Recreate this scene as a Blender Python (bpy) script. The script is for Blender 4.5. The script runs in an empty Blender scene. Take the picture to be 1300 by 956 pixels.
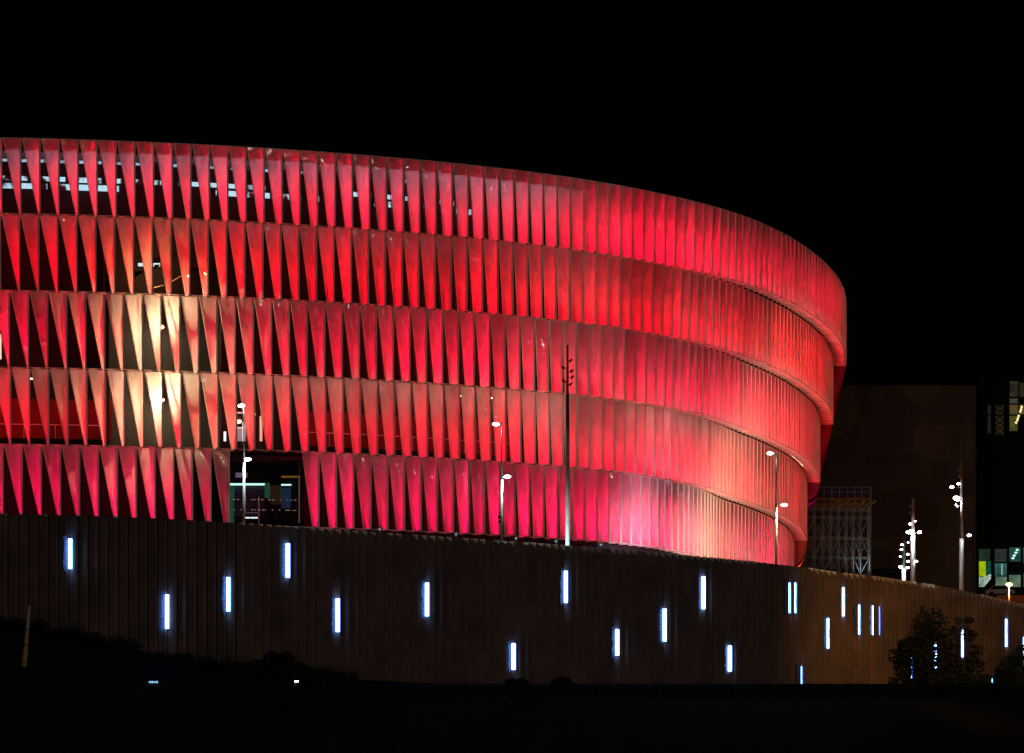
import bpy, bmesh, math, random
from mathutils import Vector, Matrix
random.seed(7)
R = math.radians
sc = bpy.context.scene
col = sc.collection

# ------------------------------------------------------------------ camera
cd = bpy.data.cameras.new('camera')
cam = bpy.data.objects.new('camera', cd); col.objects.link(cam)
cam.location = (0, 0, 0); cam.rotation_euler = (R(90), 0, 0)
F = 5000.0; HY = 1073.35; CX = 650.0
cd.sensor_width = 36; cd.lens = F/1300*36
cd.shift_y = (HY-478)/1300
cd.clip_start = 1; cd.clip_end = 6000
sc.camera = cam

# ------------------------------------------------------------------ world, sun, exposure
w = bpy.data.worlds.new('World'); sc.world = w; w.use_nodes = True
nt = w.node_tree; nt.nodes.clear()
sky = nt.nodes.new('ShaderNodeTexSky'); sky.sky_type = 'NISHITA'; sky.sun_disc = False
sky.sun_elevation = R(20); sky.sun_rotation = R(155)
bg = nt.nodes.new('ShaderNodeBackground'); bg.inputs[1].default_value = 0.00004
wo = nt.nodes.new('ShaderNodeOutputWorld')
nt.links.new(sky.outputs[0], bg.inputs[0]); nt.links.new(bg.outputs[0], wo.inputs[0])
sd = bpy.data.lights.new('city_glow', 'SUN'); sd.energy = 0.095; sd.angle = R(25); sd.color = (1.0, .80, .66)
so = bpy.data.objects.new('city_glow', sd); col.objects.link(so)
so.rotation_euler = Vector((-.30, .9, -.34)).to_track_quat('-Z', 'Y').to_euler()
sc.view_settings.view_transform = 'Standard'; sc.view_settings.look = 'None'
sc.view_settings.gamma = 1; sc.view_settings.exposure = 0
sc.render.engine = 'CYCLES'

# ------------------------------------------------------------------ materials
def mat(name, color=(.5,.5,.5), rough=.6, metal=0, emit=None, es=0, noise=None, nscale=3, bump=0, bscale=20, spec=.5):
    m = bpy.data.materials.new(name); m.use_nodes = True
    n = m.node_tree.nodes; L = m.node_tree.links; b = n['Principled BSDF']
    b.inputs['Base Color'].default_value = (*color, 1); b.inputs['Roughness'].default_value = rough
    b.inputs['Metallic'].default_value = metal; b.inputs['Specular IOR Level'].default_value = spec
    tc = n.new('ShaderNodeTexCoord')
    if noise:
        t = n.new('ShaderNodeTexNoise'); t.inputs['Scale'].default_value = nscale; t.inputs['Detail'].default_value = 6
        L.new(tc.outputs['Object'], t.inputs['Vector'])
        r = n.new('ShaderNodeValToRGB'); r.color_ramp.elements[0].position = .35; r.color_ramp.elements[1].position = .68
        r.color_ramp.elements[0].color = (*color, 1); r.color_ramp.elements[1].color = (*noise, 1)
        L.new(t.outputs[0], r.inputs[0]); L.new(r.outputs[0], b.inputs['Base Color'])
    if bump:
        t = n.new('ShaderNodeTexNoise'); t.inputs['Scale'].default_value = bscale; t.inputs['Detail'].default_value = 4
        L.new(tc.outputs['Object'], t.inputs['Vector'])
        bu = n.new('ShaderNodeBump'); bu.inputs['Strength'].default_value = bump; bu.inputs['Distance'].default_value = .05
        L.new(t.outputs[0], bu.inputs['Height']); L.new(bu.outputs[0], b.inputs['Normal'])
    if emit:
        b.inputs['Emission Color'].default_value = (*emit, 1); b.inputs['Emission Strength'].default_value = es
    return m

def film_mat(name='etfe_film', ca=(.60, .58, .58, 1), cb=(.86, .84, .84, 1)):
    m = bpy.data.materials.new(name); m.use_nodes = True
    n = m.node_tree.nodes; L = m.node_tree.links; n.clear()
    out = n.new('ShaderNodeOutputMaterial'); tc = n.new('ShaderNodeTexCoord'); oi = n.new('ShaderNodeObjectInfo')
    tr = n.new('ShaderNodeBsdfTranslucent'); di = n.new('ShaderNodeBsdfDiffuse'); gl = n.new('ShaderNodeBsdfGlossy')
    ad = n.new('ShaderNodeVectorMath'); ad.operation = 'ADD'
    sc_ = n.new('ShaderNodeVectorMath'); sc_.operation = 'SCALE'; sc_.inputs['Scale'].default_value = 60
    L.new(oi.outputs['Random'], sc_.inputs[0]); L.new(tc.outputs['Object'], ad.inputs[0]); L.new(sc_.outputs[0], ad.inputs[1])
    mp = n.new('ShaderNodeMapping'); mp.inputs['Scale'].default_value = (1, 1, .28); L.new(ad.outputs[0], mp.inputs[0])
    t = n.new('ShaderNodeTexNoise'); t.inputs['Scale'].default_value = 1.6; t.inputs['Detail'].default_value = 7; t.inputs['Roughness'].default_value = .6
    L.new(mp.outputs[0], t.inputs['Vector'])
    r = n.new('ShaderNodeValToRGB'); r.color_ramp.elements[0].position = .3; r.color_ramp.elements[1].position = .7
    r.color_ramp.elements[0].color = ca; r.color_ramp.elements[1].color = cb
    L.new(t.outputs[0], r.inputs[0])
    mr = n.new('ShaderNodeMapRange'); mr.inputs[3].default_value = .72; mr.inputs[4].default_value = 1.08
    L.new(oi.outputs['Random'], mr.inputs[0])
    vm = n.new('ShaderNodeVectorMath'); vm.operation = 'SCALE'; L.new(r.outputs[0], vm.inputs[0]); L.new(mr.outputs[0], vm.inputs['Scale'])
    L.new(vm.outputs[0], tr.inputs[0]); L.new(vm.outputs[0], di.inputs[0])
    gl.inputs['Roughness'].default_value = .045
    # folds of the stretched film
    t2 = n.new('ShaderNodeTexNoise'); t2.inputs['Scale'].default_value = 5; t2.inputs['Detail'].default_value = 5
    L.new(ad.outputs[0], t2.inputs['Vector'])
    bu = n.new('ShaderNodeBump'); bu.inputs['Strength'].default_value = .10; bu.inputs['Distance'].default_value = .05
    L.new(t2.outputs[0], bu.inputs['Height']); L.new(bu.outputs[0], gl.inputs['Normal'])
    b2 = n.new('ShaderNodeBump'); b2.inputs['Strength'].default_value = .35; b2.inputs['Distance'].default_value = .12
    L.new(t.outputs[0], b2.inputs['Height']); L.new(b2.outputs[0], tr.inputs['Normal']); L.new(b2.outputs[0], di.inputs['Normal'])
    m1 = n.new('ShaderNodeMixShader'); m1.inputs[0].default_value = .42
    L.new(tr.outputs[0], m1.inputs[1]); L.new(di.outputs[0], m1.inputs[2])
    m2 = n.new('ShaderNodeMixShader'); m2.inputs[0].default_value = .11
    L.new(m1.outputs[0], m2.inputs[1]); L.new(gl.outputs[0], m2.inputs[2])
    L.new(m2.outputs[0], out.inputs[0])
    return m

def wall_mat():
    m = mat('corten_panel', (.040, .028, .024), .7)
    n = m.node_tree.nodes; L = m.node_tree.links; b = n['Principled BSDF']
    uv = n.new('ShaderNodeUVMap')
    br = n.new('ShaderNodeTexBrick'); br.offset = 0; br.inputs['Scale'].default_value = 1
    br.inputs['Brick Width'].default_value = 1.0; br.inputs['Row Height'].default_value = 1.62
    br.inputs['Mortar Size'].default_value = .02; br.inputs['Bias'].default_value = -.1
    br.inputs['Color1'].default_value = (.170, .108, .092, 1); br.inputs['Color2'].default_value = (.125, .080, .068, 1)
    br.inputs['Mortar'].default_value = (.085, .058, .052, 1)
    L.new(uv.outputs[0], br.inputs['Vector'])
    tc = n.new('ShaderNodeTexCoord'); t = n.new('ShaderNodeTexNoise'); t.inputs['Scale'].default_value = .25; t.inputs['Detail'].default_value = 8
    L.new(tc.outputs['Object'], t.inputs['Vector'])
    mx = n.new('ShaderNodeMix'); mx.data_type = 'RGBA'; mx.blend_type = 'MULTIPLY'; mx.inputs[0].default_value = .8
    r = n.new('ShaderNodeValToRGB'); r.color_ramp.elements[0].position = .3; r.color_ramp.elements[0].color = (.55, .55, .55, 1)
    r.color_ramp.elements[1].position = .7; r.color_ramp.elements[1].color = (1.25, 1.2, 1.15, 1)
    L.new(t.outputs[0], r.inputs[0]); L.new(br.outputs[0], mx.inputs[6]); L.new(r.outputs[0], mx.inputs[7])
    L.new(mx.outputs[2], b.inputs['Base Color'])
    return m

def patch_mat():
    m = mat('patchwork_cladding', (.03, .02, .012), .8)
    n = m.node_tree.nodes; L = m.node_tree.links; b = n['Principled BSDF']
    tc = n.new('ShaderNodeTexCoord'); mp = n.new('ShaderNodeMapping'); mp.inputs['Scale'].default_value = (.13, .13, .16)
    L.new(tc.outputs['Object'], mp.inputs[0])
    v = n.new('ShaderNodeTexVoronoi'); v.distance = 'CHEBYCHEV'; v.inputs['Scale'].default_value = 1
    L.new(mp.outputs[0], v.inputs['Vector'])
    r = n.new('ShaderNodeValToRGB'); r.color_ramp.interpolation = 'LINEAR'
    r.color_ramp.elements[0].color = (.068, .038, .028, 1); r.color_ramp.elements[1].color = (.125, .080, .038, 1)
    sp = n.new('ShaderNodeSeparateColor'); L.new(v.outputs['Color'], sp.inputs[0]); L.new(sp.outputs[0], r.inputs[0])
    mp2 = n.new('ShaderNodeMapping'); mp2.inputs['Rotation'].default_value = (R(90), 0, 0); L.new(tc.outputs['Object'], mp2.inputs[0])
    br = n.new('ShaderNodeTexBrick'); br.inputs['Scale'].default_value = 1; br.inputs['Brick Width'].default_value = 3.1
    br.inputs['Row Height'].default_value = 6.2; br.offset = 0; br.inputs['Mortar Size'].default_value = .05
    br.inputs['Color1'].default_value = (1, 1, 1, 1); br.inputs['Color2'].default_value = (.8, .8, .8, 1); br.inputs['Mortar'].default_value = (.6, .6, .6, 1)
    L.new(mp2.outputs[0], br.inputs['Vector'])
    mx = n.new('ShaderNodeMix'); mx.data_type = 'RGBA'; mx.blend_type = 'MULTIPLY'; mx.inputs[0].default_value = 1
    L.new(r.outputs[0], mx.inputs[6]); L.new(br.outputs[0], mx.inputs[7]); L.new(mx.outputs[2], b.inputs['Base Color'])
    return m

def lit_mat(name, c1, c2, es, scale, lo, hi, stretch=(1,1,1)):
    """emission in bright and dark stretches: lit glazing, roof glow, stair"""
    m = mat(name, (.02, .02, .02), .5)
    n = m.node_tree.nodes; L = m.node_tree.links; b = n['Principled BSDF']
    tc = n.new('ShaderNodeTexCoord'); mp = n.new('ShaderNodeMapping'); mp.inputs['Scale'].default_value = stretch
    L.new(tc.outputs['Object'], mp.inputs[0])
    t = n.new('ShaderNodeTexNoise'); t.inputs['Scale'].default_value = scale; t.inputs['Detail'].default_value = 3
    L.new(mp.outputs[0], t.inputs['Vector'])
    r = n.new('ShaderNodeValToRGB'); r.color_ramp.elements[0].position = lo; r.color_ramp.elements[1].position = hi
    r.color_ramp.elements[0].color = (*c1, 1); r.color_ramp.elements[1].color = (*c2, 1)
    L.new(t.outputs[0], r.inputs[0]); L.new(r.outputs[0], b.inputs['Emission Color']); b.inputs['Emission Strength'].default_value = es
    return m

M = dict(
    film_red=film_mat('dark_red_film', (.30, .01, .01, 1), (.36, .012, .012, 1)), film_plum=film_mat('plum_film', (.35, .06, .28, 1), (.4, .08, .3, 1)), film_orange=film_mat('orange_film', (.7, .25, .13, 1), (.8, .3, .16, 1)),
    film=film_mat(),
    frame=mat('aluminium_frame', (.82, .74, .64), .55, 0),
    dot=mat('red_led', (.1, 0, 0), .5, emit=(1, .03, .02), es=.45),
    dark=mat('dark_concrete', (.008, .007, .006), .9, noise=(.013, .012, .010), nscale=.6),
    black=mat('black_void', (.006, .006, .006), .9, noise=(.010, .010, .010), nscale=1),
    redwall=mat('red_panel', (.20, .004, .004), .6, noise=(.26, .006, .006), nscale=.8, bump=.1, bscale=4),
    soffit=mat('red_soffit', (.30, .010, .012), .5, noise=(.35, .014, .018), nscale=1.5),
    wall=wall_mat(),
    cap=mat('pale_gusset', (.72, .70, .60), .6, noise=(.5, .48, .4), nscale=4),
    slot=mat('blue_white_led', (.5, .6, .8), .5, emit=(.20, .45, 1), es=14),
    slotbed=mat('slot_glow_lining', (.16, .24, .5), .5, noise=(.03, .05, .14), nscale=5, bump=.5, bscale=8),
    pole=mat('galvanised_pole', (.42, .42, .42), .5, .4, noise=(.34, .34, .35), nscale=2),
    pole_dark=mat('dark_unlit_pole', (.02, .024, .024), .6, noise=(.03, .033, .033), nscale=2),  # darkened for pole shafts the lamps leave unlit; also dark sign and railing
    pole_red=mat('weathered_mast', (.20, .13, .12), .6, noise=(.16, .10, .10), nscale=2),
    pole_lamplit=mat('lamplit_green_mast', (.30, .38, .36), .55, noise=(.24, .31, .29), nscale=2),  # pale tint puts the lamps' light into the lower shaft
    head=mat('lamp_housing', (.05, .05, .055), .5, bump=.1),
    lens=mat('white_lamp_lens', (.8, .8, .8), .3, emit=(.86, .97, 1), es=30),
    lensw=mat('warm_lamp_lens', (.8, .8, .8), .3, emit=(1, .72, .52), es=30),
    lenso=mat('orange_lamp_lens', (.8, .6, .3), .3, emit=(1, .45, .08), es=14),
    lensc=mat('cream_lamp_lens', (.8, .8, .7), .3, emit=(1, .86, .6), es=16),
    lensb=mat('blue_flood_lens', (.7, .8, .9), .3, emit=(.25, .62, 1), es=1.1),
    grass=mat('dark_grass', (.003, .0035, .003), 1, noise=(.008, .009, .007), nscale=.8, bump=.8, bscale=3, spec=.02),
    paving=mat('plaza_paving', (.10, .095, .09), .8, noise=(.13, .12, .115), nscale=.7, bump=.1),
    leaf=mat('dark_leaf', (.012, .018, .007), .9, noise=(.024, .032, .010), nscale=.5, spec=.1),
    bark=mat('bark', (.03, .022, .016), .9, noise=(.045, .035, .025), nscale=3),
    patch=patch_mat(),
    steel=mat('scaffold_steel', (.20, .19, .20), .5, .3, noise=(.13, .12, .12), nscale=1),
    net=mat('blue_netting', (.010, .018, .07), .8, noise=(.006, .010, .035), nscale=1.2),
    timber=mat('yellow_timber', (.28, .15, .02), .8, noise=(.16, .08, .01), nscale=1.5),
    stake_y=mat('yellow_mast_paint', (.62, .40, .09), .6, noise=(.5, .32, .07), nscale=2),
    stake_w=mat('white_mast_paint', (.55, .54, .5), .6, noise=(.42, .42, .4), nscale=2),
    dglass=mat('dark_facade', (.004, .004, .004), .7, noise=(.007, .008, .007), nscale=.5, spec=.1),
)

# ------------------------------------------------------------------ helpers
def P(x, y, Z): return Vector(((x-CX)*Z/F, Z, (HY-y)*Z/F))
def obj(name, bm, m, parent=None, smooth=False, loc=None):
    me = bpy.data.meshes.new(name); bm.to_mesh(me); bm.free()
    for q in (m if isinstance(m, (list, tuple)) else [m]): me.materials.append(q)
    if smooth:
        for p in me.polygons: p.use_smooth = True
    o = bpy.data.objects.new(name, me); col.objects.link(o)
    if parent: o.parent = parent
    if loc is not None: o.location = loc
    return o
def empty(name, loc, rz=0, parent=None):
    o = bpy.data.objects.new(name, None); col.objects.link(o); o.location = loc; o.rotation_euler = (0, 0, rz)
    o.empty_display_size = .5
    if parent: o.parent = parent
    return o
def tag(o, label=None, cat=None, group=None, kind=None):
    if label: o['label'] = label
    if cat: o['category'] = cat
    if group: o['group'] = group
    if kind: o['kind'] = kind
    return o
def box(bm, c, s, mi=0, mtx=None):
    r = bmesh.ops.create_cube(bm, size=1)
    mm = Matrix.Translation(Vector(c)) @ (mtx if mtx else Matrix()) @ Matrix.Diagonal((*s, 1))
    bmesh.ops.transform(bm, matrix=mm, verts=r['verts'])
    for v in r['verts']:
        for f in v.link_faces: f.material_index = mi
    return r['verts']
def bar(bm, a, b, wd, mi=0, wd2=None):
    a = Vector(a); b = Vector(b); d = b-a
    q = d.to_track_quat('Z', 'Y').to_matrix().to_4x4()
    return box(bm, (a+b)/2, (wd, wd2 or wd, d.length), mi, q)
def tube(bm, a, b, r1, r2=None, seg=10, mi=0):
    a = Vector(a); b = Vector(b); d = b-a
    r = bmesh.ops.create_cone(bm, cap_ends=True, segments=seg, radius1=r1, radius2=r1 if r2 is None else r2, depth=d.length)
    q = d.to_track_quat('Z', 'Y').to_matrix().to_4x4()
    bmesh.ops.transform(bm, matrix=Matrix.Translation((a+b)/2) @ q, verts=r['verts'])
    for v in r['verts']:
        for f in v.link_faces: f.material_index = mi
def light(name, kind, loc, energy, color, parent, **k):
    l = bpy.data.lights.new(name, kind); l.energy = energy; l.color = color
    for a, b in k.items():
        if a != 'rot': setattr(l, a, b)
    o = bpy.data.objects.new(name, l); col.objects.link(o); o.location = loc
    if 'rot' in k: o.rotation_euler = k['rot']
    if parent: o.parent = parent
    return o
def interp(x, xs, ys):
    if x <= xs[0]: return ys[0] + (x-xs[0])*(ys[1]-ys[0])/(xs[1]-xs[0])
    for a in range(len(xs)-1):
        if x <= xs[a+1]:
            return ys[a] + (x-xs[a])*(ys[a+1]-ys[a])/(xs[a+1]-xs[a])
    return ys[-1] + (x-xs[-1])*(ys[-1]-ys[-2])/(xs[-1]-xs[-2])

# ------------------------------------------------------------------ plan of the stadium front
U = 1.95                                    # fin pitch, metres
KN = [-30, -10, 0, 10, 20, 28, 36, 44, 52, 60, 68, 76, 84, 92, 110, 150]
KP = [0.02, .08, 0.12409, 0.29329, 0.45552, 0.61099, 0.81362, 0.98497, 1.16486, 1.27152, 1.33347, 1.39732, 1.46604, 1.49490, 1.62, 2.1]
TOPZ = 37.3538*U; TH = 4.051*U; D = .87*U; SET = .905*U      # each ring steps back by SET, but only round the far corner
SUB = 8
def integrate():
    pts = {0: (-25.8944*U, 207.386*U)}
    x, y = pts[0]
    for k in range(0, 140*SUB):
        p = interp(k/SUB, KN, KP); x += math.cos(p)*U/SUB; y += math.sin(p)*U/SUB; pts[k+1] = (x, y)
    x, y = pts[0]
    for k in range(0, -25*SUB, -1):
        p = interp((k-1)/SUB, KN, KP); x -= math.cos(p)*U/SUB; y -= math.sin(p)*U/SUB; pts[k-1] = (x, y)
    return pts
PTS = integrate()
def step(i):
    t = min(1, max(0, (i-34)/24)); return t*t*(3-2*t)
def at(i, inset=0.0):
    # imaginary part of an inset = number of ring steps, which open up towards the corner
    inset = complex(inset); inset = inset.real + inset.imag*SET*step(i)
    k = i*SUB; k0 = math.floor(k); f = k-k0
    a = PTS[k0]; b = PTS[k0+1]; p = interp(i, KN, KP)
    return Vector((a[0]*(1-f)+b[0]*f - math.sin(p)*inset, a[1]*(1-f)+b[1]*f + math.cos(p)*inset, 0)), p
def ring(bm, i0, i1, in0, z0, in1, z1, step=1.0, mi=0):
    """band between (inset in0, height z0) and (inset in1, height z1) along the plan curve"""
    prev = None; i = i0
    while i <= i1+1e-6:
        a = at(i, in0)[0]; b = at(i, in1)[0]
        va = bm.verts.new((a.x, a.y, z0)); vb = bm.verts.new((b.x, b.y, z1))
        if prev:
            f = bm.faces.new((prev[0], va, vb, prev[1])); f.material_index = mi
        prev = (va, vb); i += step
def ringbox(bm, i0, i1, ina, inb, z0, z1, step=1.0, mi=0):
    ring(bm, i0, i1, ina, z0, ina, z1, step, mi); ring(bm, i0, i1, inb, z0, inb, z1, step, mi)
    ring(bm, i0, i1, ina, z0, inb, z0, step, mi); ring(bm, i0, i1, ina, z1, inb, z1, step, mi)
    for i in (i0, i1):
        a = at(i, ina)[0]; b = at(i, inb)[0]
        f = bm.faces.new([bm.verts.new(q) for q in ((a.x, a.y, z0), (b.x, b.y, z0), (b.x, b.y, z1), (a.x, a.y, z1))]); f.material_index = mi

# ------------------------------------------------------------------ ground: bank, plaza
WX = [-400, -200, 0, 300, 600, 900, 1100, 1300, 1600, 1900]
WZ = [354, 359, 365, 376, 392, 414, 434, 462, 520, 585]
WYX = [-400, -200, 0, 130, 230, 292, 480, 710, 800, 850, 900, 950, 1010, 1050, 1100, 1150, 1200, 1250, 1300, 1600, 1900]
WYY = [645, 650, 653, 656, 660, 664, 677, 692.5, 699.5, 704, 708.5, 713, 719.5, 726, 731.5, 738.5, 746, 757, 769.5, 830, 880]
def wallpt(x):
    Z = interp(x, WX, WZ); y = interp(x, WYX, WYY); return P(x, y, Z)
GX = [-400, 0, 60, 110, 160, 200, 260, 330, 400, 460, 560, 700, 2000]
GY = [700, 788, 797, 806, 820, 830, 842, 848, 856, 863, 868, 868, 868]
bm = bmesh.new()
rows = []
xs = list(range(-400, 1901, 20))
for x in xs:
    Zw = interp(x, WX, WZ); yg = interp(x, GX, GY) + .8*math.sin(x*.11)*(x < 420)
    if x > 480: Zw -= 12
    r = []
    for dz in (60, 1.2, 0, -4, -10, -18, -30, -50, -90, -150):
        Z = Zw-1.2+dz
        c = P(x, yg, Zw-1.2)
        z = c.z if dz >= 0 else max(c.z + dz*.20 - (.25*random.random() if dz < 0 else 0), -1.7)
        if dz > 0: z = c.z-3*(dz > 2)
        r.append(bm.verts.new(((x-CX)*Z/F*(1), Z, z)))
    for (Yf, s) in ((150, 1.5), (20, 6), (-60, 10)):
        r.append(bm.verts.new(((x-CX)*.09*s, Yf, -1.7)))
    rows.append(r)
for a, b in zip(rows, rows[1:]):
    for k in range(len(a)-1): bm.faces.new((a[k], b[k], b[k+1], a[k+1]))
bmesh.ops.recalc_face_normals(bm, faces=bm.faces)
ground = tag(obj('ground', bm, M['grass'], smooth=True), kind='structure')
# distant land reaching the horizon, behind everything
bm = bmesh.new()
vs = [bm.verts.new(q) for q in ((-2500, 380, -2.2), (3000, 380, -2.2), (3000, 5000, -2.2), (-2500, 5000, -2.2))]
bm.faces.new(vs); tag(obj('land', bm, M['grass']), kind='structure')
PZ = 27.6
bm = bmesh.new(); prev = None
for x in xs:
    a = wallpt(x); zz = min(PZ, a.z-.9); a = Vector((a.x, a.y+.8, zz)); Zb = 700
    b = Vector(((x-CX)*Zb/F, Zb, min(PZ, zz+1)))
    m_ = Vector((a.x*1.06, a.y*1.06, min(PZ, zz+.4)))
    v = [bm.verts.new(q) for q in (a, m_, b)]
    if prev:
        for k in (0, 1): bm.faces.new((prev[k], v[k], v[k+1], prev[k+1]))
    prev = v
bmesh.ops.recalc_face_normals(bm, faces=bm.faces)
tag(obj('plaza', bm, M['paving']), kind='structure')

# ------------------------------------------------------------------ stadium
stad = tag(empty('stadium', (at(30)[0].x, at(30)[0].y+40, PZ)),
           'curved stadium wrapped in five stacked rings of glowing red twisted fabric fins', 'stadium')
def under(o, parent):     # keep world coordinates when parenting to an empty with translation only
    o.parent = parent; o.matrix_parent_inverse = Matrix.Translation(-parent_world(parent)); return o
def parent_world(p):
    v = Vector(p.location)
    if p.parent: v = v + parent_world(p.parent) if p.matrix_parent_inverse == Matrix() else v
    return v

W = .895*U
def fin_mesh(name, dots=True):
    bm = bmesh.new(); NU, NW = 14, 4; H = TH-.21
    def pt(s, u):          # s 0 right post .. 1 left edge ; u height
        x = -W*u*s; y = D*(1-u)*s
        return Vector((x, y, u*H))
    g = [[bm.verts.new(pt(s/NW, u/NU) + Vector((.03*math.sin(math.pi*s/NW)*math.sin(math.pi*u/NU),
          -.05*math.sin(math.pi*s/NW)*math.sin(math.pi*u/NU), 0))) for s in range(NW+1)] for u in range(NU+1)]
    for u in range(NU):
        for s in range(NW): bm.faces.new((g[u][s], g[u][s+1], g[u+1][s+1], g[u+1][s]))
    for f in bm.faces: f.smooth = True
    o_ = Vector((.06, 0, 0))
    bar(bm, o_+Vector((0, -.02, 0)), o_+Vector((0, -.02, H)), .15, 1, .12)
    bar(bm, pt(1, 0), pt(1, 1), .085, 1)
    bar(bm, pt(0, 1), pt(1, 1), .08, 1)
    bar(bm, pt(0, 0), pt(1, 0), .08, 1)
    bar(bm, pt(1, 0)+Vector((0, 0, -.03)), Vector((-U+.1, 0, -.03)), .05, 1)      # tie to the next post
    if dots:
        for k in range(22):
            u = (k+.6)/22.5; q = pt(1, u)+Vector((.19, .72, 0))
            box(bm, q, (.05, .05, .06), 2)
        bar(bm, pt(1, 0)+Vector((.2, .8, 0)), pt(1, 1)+Vector((.2, .8, 0)), .05, 3)
    me = bpy.data.meshes.new(name); bm.to_mesh(me); bm.free()
    for q in (M['film'], M['frame'], M['dot'], M['black']): me.materials.append(q)
    return me
FIN = fin_mesh('facade_fin')
OFF = [0, -.07, -.602, -.535, .07]
TIERN = ['top', 'second', 'third', 'fourth', 'lowest']
LEDCOL = [(1, 0, .028), (1, 0, .012), (1, 0, .034), (1, 0, .022), (1, 0, .075)]
LEDP = 112
leds = []
for k in range(5):
    leds.append([])
    l = bpy.data.lights.new('fin_led', 'AREA'); l.shape = 'RECTANGLE'; l.size = .07; l.size_y = TH*.86; l.color = LEDCOL[k]; l.energy = LEDP
    l2 = l.copy(); l2.energy = LEDP*.16
    l3 = l.copy(); l3.energy = LEDP*.62
    l.energy = LEDP*(1, .95, .95, 1.2, 1.05)[k]; l4 = l.copy(); l4.energy = LEDP*1.35; l5 = l.copy(); l5.energy = LEDP*.8
    leds[k] = [l, l2, l3, l4, l5]
tiers = []
for k in range(5):
    zt = TOPZ-k*TH; zb = zt-TH
    t = empty('facade_ring', at(30)[0]+Vector((0, 0, zb)), 0); t['label'] = TIERN[k]+' ring of red lit twisted fins'
    under(t, stad); tiers.append(t)
    for j in range(-3, 92):
        i = j+OFF[k]
        if k == 4 and 11.6 < i < 15.6: continue
        p, ph = at(i, 1j*k)
        o = bpy.data.objects.new('facade_fin', FIN); col.objects.link(o)
        o.location = (p.x, p.y, zb); o.rotation_euler = (0, 0, ph)
        o.parent = t; o.matrix_parent_inverse = Matrix.Translation(-(at(30)[0]+Vector((0, 0, zb))))
        r = random.random()
        e_ = 1.02+.26*math.sin(i*.19+k*1.7)+.24*math.sin(i*.071*(1+k*.2)+k)+random.uniform(-.42, .42)
        if k == 0 and 46 < i < 58: e_ -= .45
        if i > 60 and k < 3: e_ += .25
        ld = leds[k][2 if e_ < .75 else 4 if e_ < .95 else 0 if e_ < 1.25 else 3]
        if k == 4 and 10.5 < i < 11.6: ld = leds[k][1]
        if k == 4 and 26 < i < 27: ld = leds[k][2]
        lo = bpy.data.objects.new('fin_led', ld); col.objects.link(lo)
        lo.parent = o; lo.location = (.42, .62, TH*.49)
        # area lamp looks down its local -Z: turn it to shine towards -x of the fin (its back)
        lo.rotation_euler = (0, R(90), 0)
        # after that turn the lamp's local X is vertical
    # rail along the foot of the ring
    bm = bmesh.new(); ringbox(bm, -4, 91, 1j*k-.02, 1j*k+.06, zb-.06, zb-.01, 1)
    under(obj('base_rail', bm, M['frame']), t)
for k in range(5):
    for l in leds[k]: l.size, l.size_y = TH*.95, .07

# inner walls, floors
for k in range(5):
    zt = TOPZ-k*TH; zb = zt-TH; s = 1j*k
    bm = bmesh.new(); st = 1
    if k < 4: ringbox(bm, -5, 104, s+D+.15, s+11, zb-.28, zb+.22, st)
    under(obj('floor_slab', bm, M['dark']), stad) if k < 4 else bm.free()
    bm = bmesh.new()
    if k == 4:
        ring(bm, -5, 10.2, s+6.2, zb, s+6.2, zt); ring(bm, 16.4, 104, s+6.2, zb, s+6.2, zt)
        ring(bm, 9, 18, s+14, zb-1, s+14, zt)
        for e in (10.2, 16.4):
            a = at(e, s+6.2)[0]; b = at(e, s+14)[0]
            bm.faces.new([bm.verts.new(q) for q in ((a.x, a.y, zb), (b.x, b.y, zb), (b.x, b.y, zt), (a.x, a.y, zt))])
    else: ring(bm, -5, 104, s+6.2, zb, s+6.2, zt)
    under(obj('inner_wall', bm, M['black']), stad)
# roof
bm = bmesh.new(); ringbox(bm, -5, 104, .5, 30, TOPZ-1.50, TOPZ-1.25)
under(obj('roof', bm, M['black']), stad)
# plinth under the lowest ring
bm = bmesh.new(); zb = TOPZ-5*TH
ringbox(bm, -5, 104, 1j*4+1.2, 1j*4+9, PZ-4, zb-.15)
under(obj('plinth', bm, M['black']), stad)
# flared end panels between the rings at the far side: a lit radial gore, the sloping skin running on behind it
IE = 91.4
for k in range(4):
    zb = TOPZ-(k+1)*TH; hz = (TH, TH, 2.25, 3.1)[k]
    bm = bmesh.new(); n_ = 10; top = []; prof_ = []
    for a_ in range(n_+1):
        f = a_/n_
        if k < 2: ins, z = 1j*(k+f), zb-f*hz
        else: ins, z = 1j*k+1j*(1-math.cos(f*math.pi/2))*.999, zb-math.sin(f*math.pi/2)*hz
        prof_.append((ins, z))
    p_ = [at(IE, i_)[0]+Vector((0, 0, z_)) for i_, z_ in prof_] + [at(IE, 1j*(k+1)+.9)[0]+Vector((0, 0, prof_[-1][1])), at(IE, 1j*(k+1)+.9)[0]+Vector((0, 0, zb))]
    bm.faces.new([bm.verts.new(q) for q in p_])
    for (a0, a1) in zip(prof_, prof_[1:]): ring(bm, IE, 104, a0[0], a0[1], a1[0], a1[1], 1)
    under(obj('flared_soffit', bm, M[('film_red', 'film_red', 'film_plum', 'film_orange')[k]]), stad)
    c_ = at(IE+3.2, 1j*(k+.9))[0]; ph = at(IE, 0)[1]
    l = light('added_soffit_light', 'AREA', (c_.x, c_.y, zb-hz*.45), (26, 26, 60, 420)[k], ((1, 0, .0), (1, 0, .01), (1, .02, .30), (1, .16, .04))[k], None, shape='RECTANGLE', size=1.2, size_y=hz*.8)  # added lamp behind the gore; nothing else lights it
    l.rotation_euler = (R(90), 0, ph+R(90)+math.pi); under(l, stad)

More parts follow.
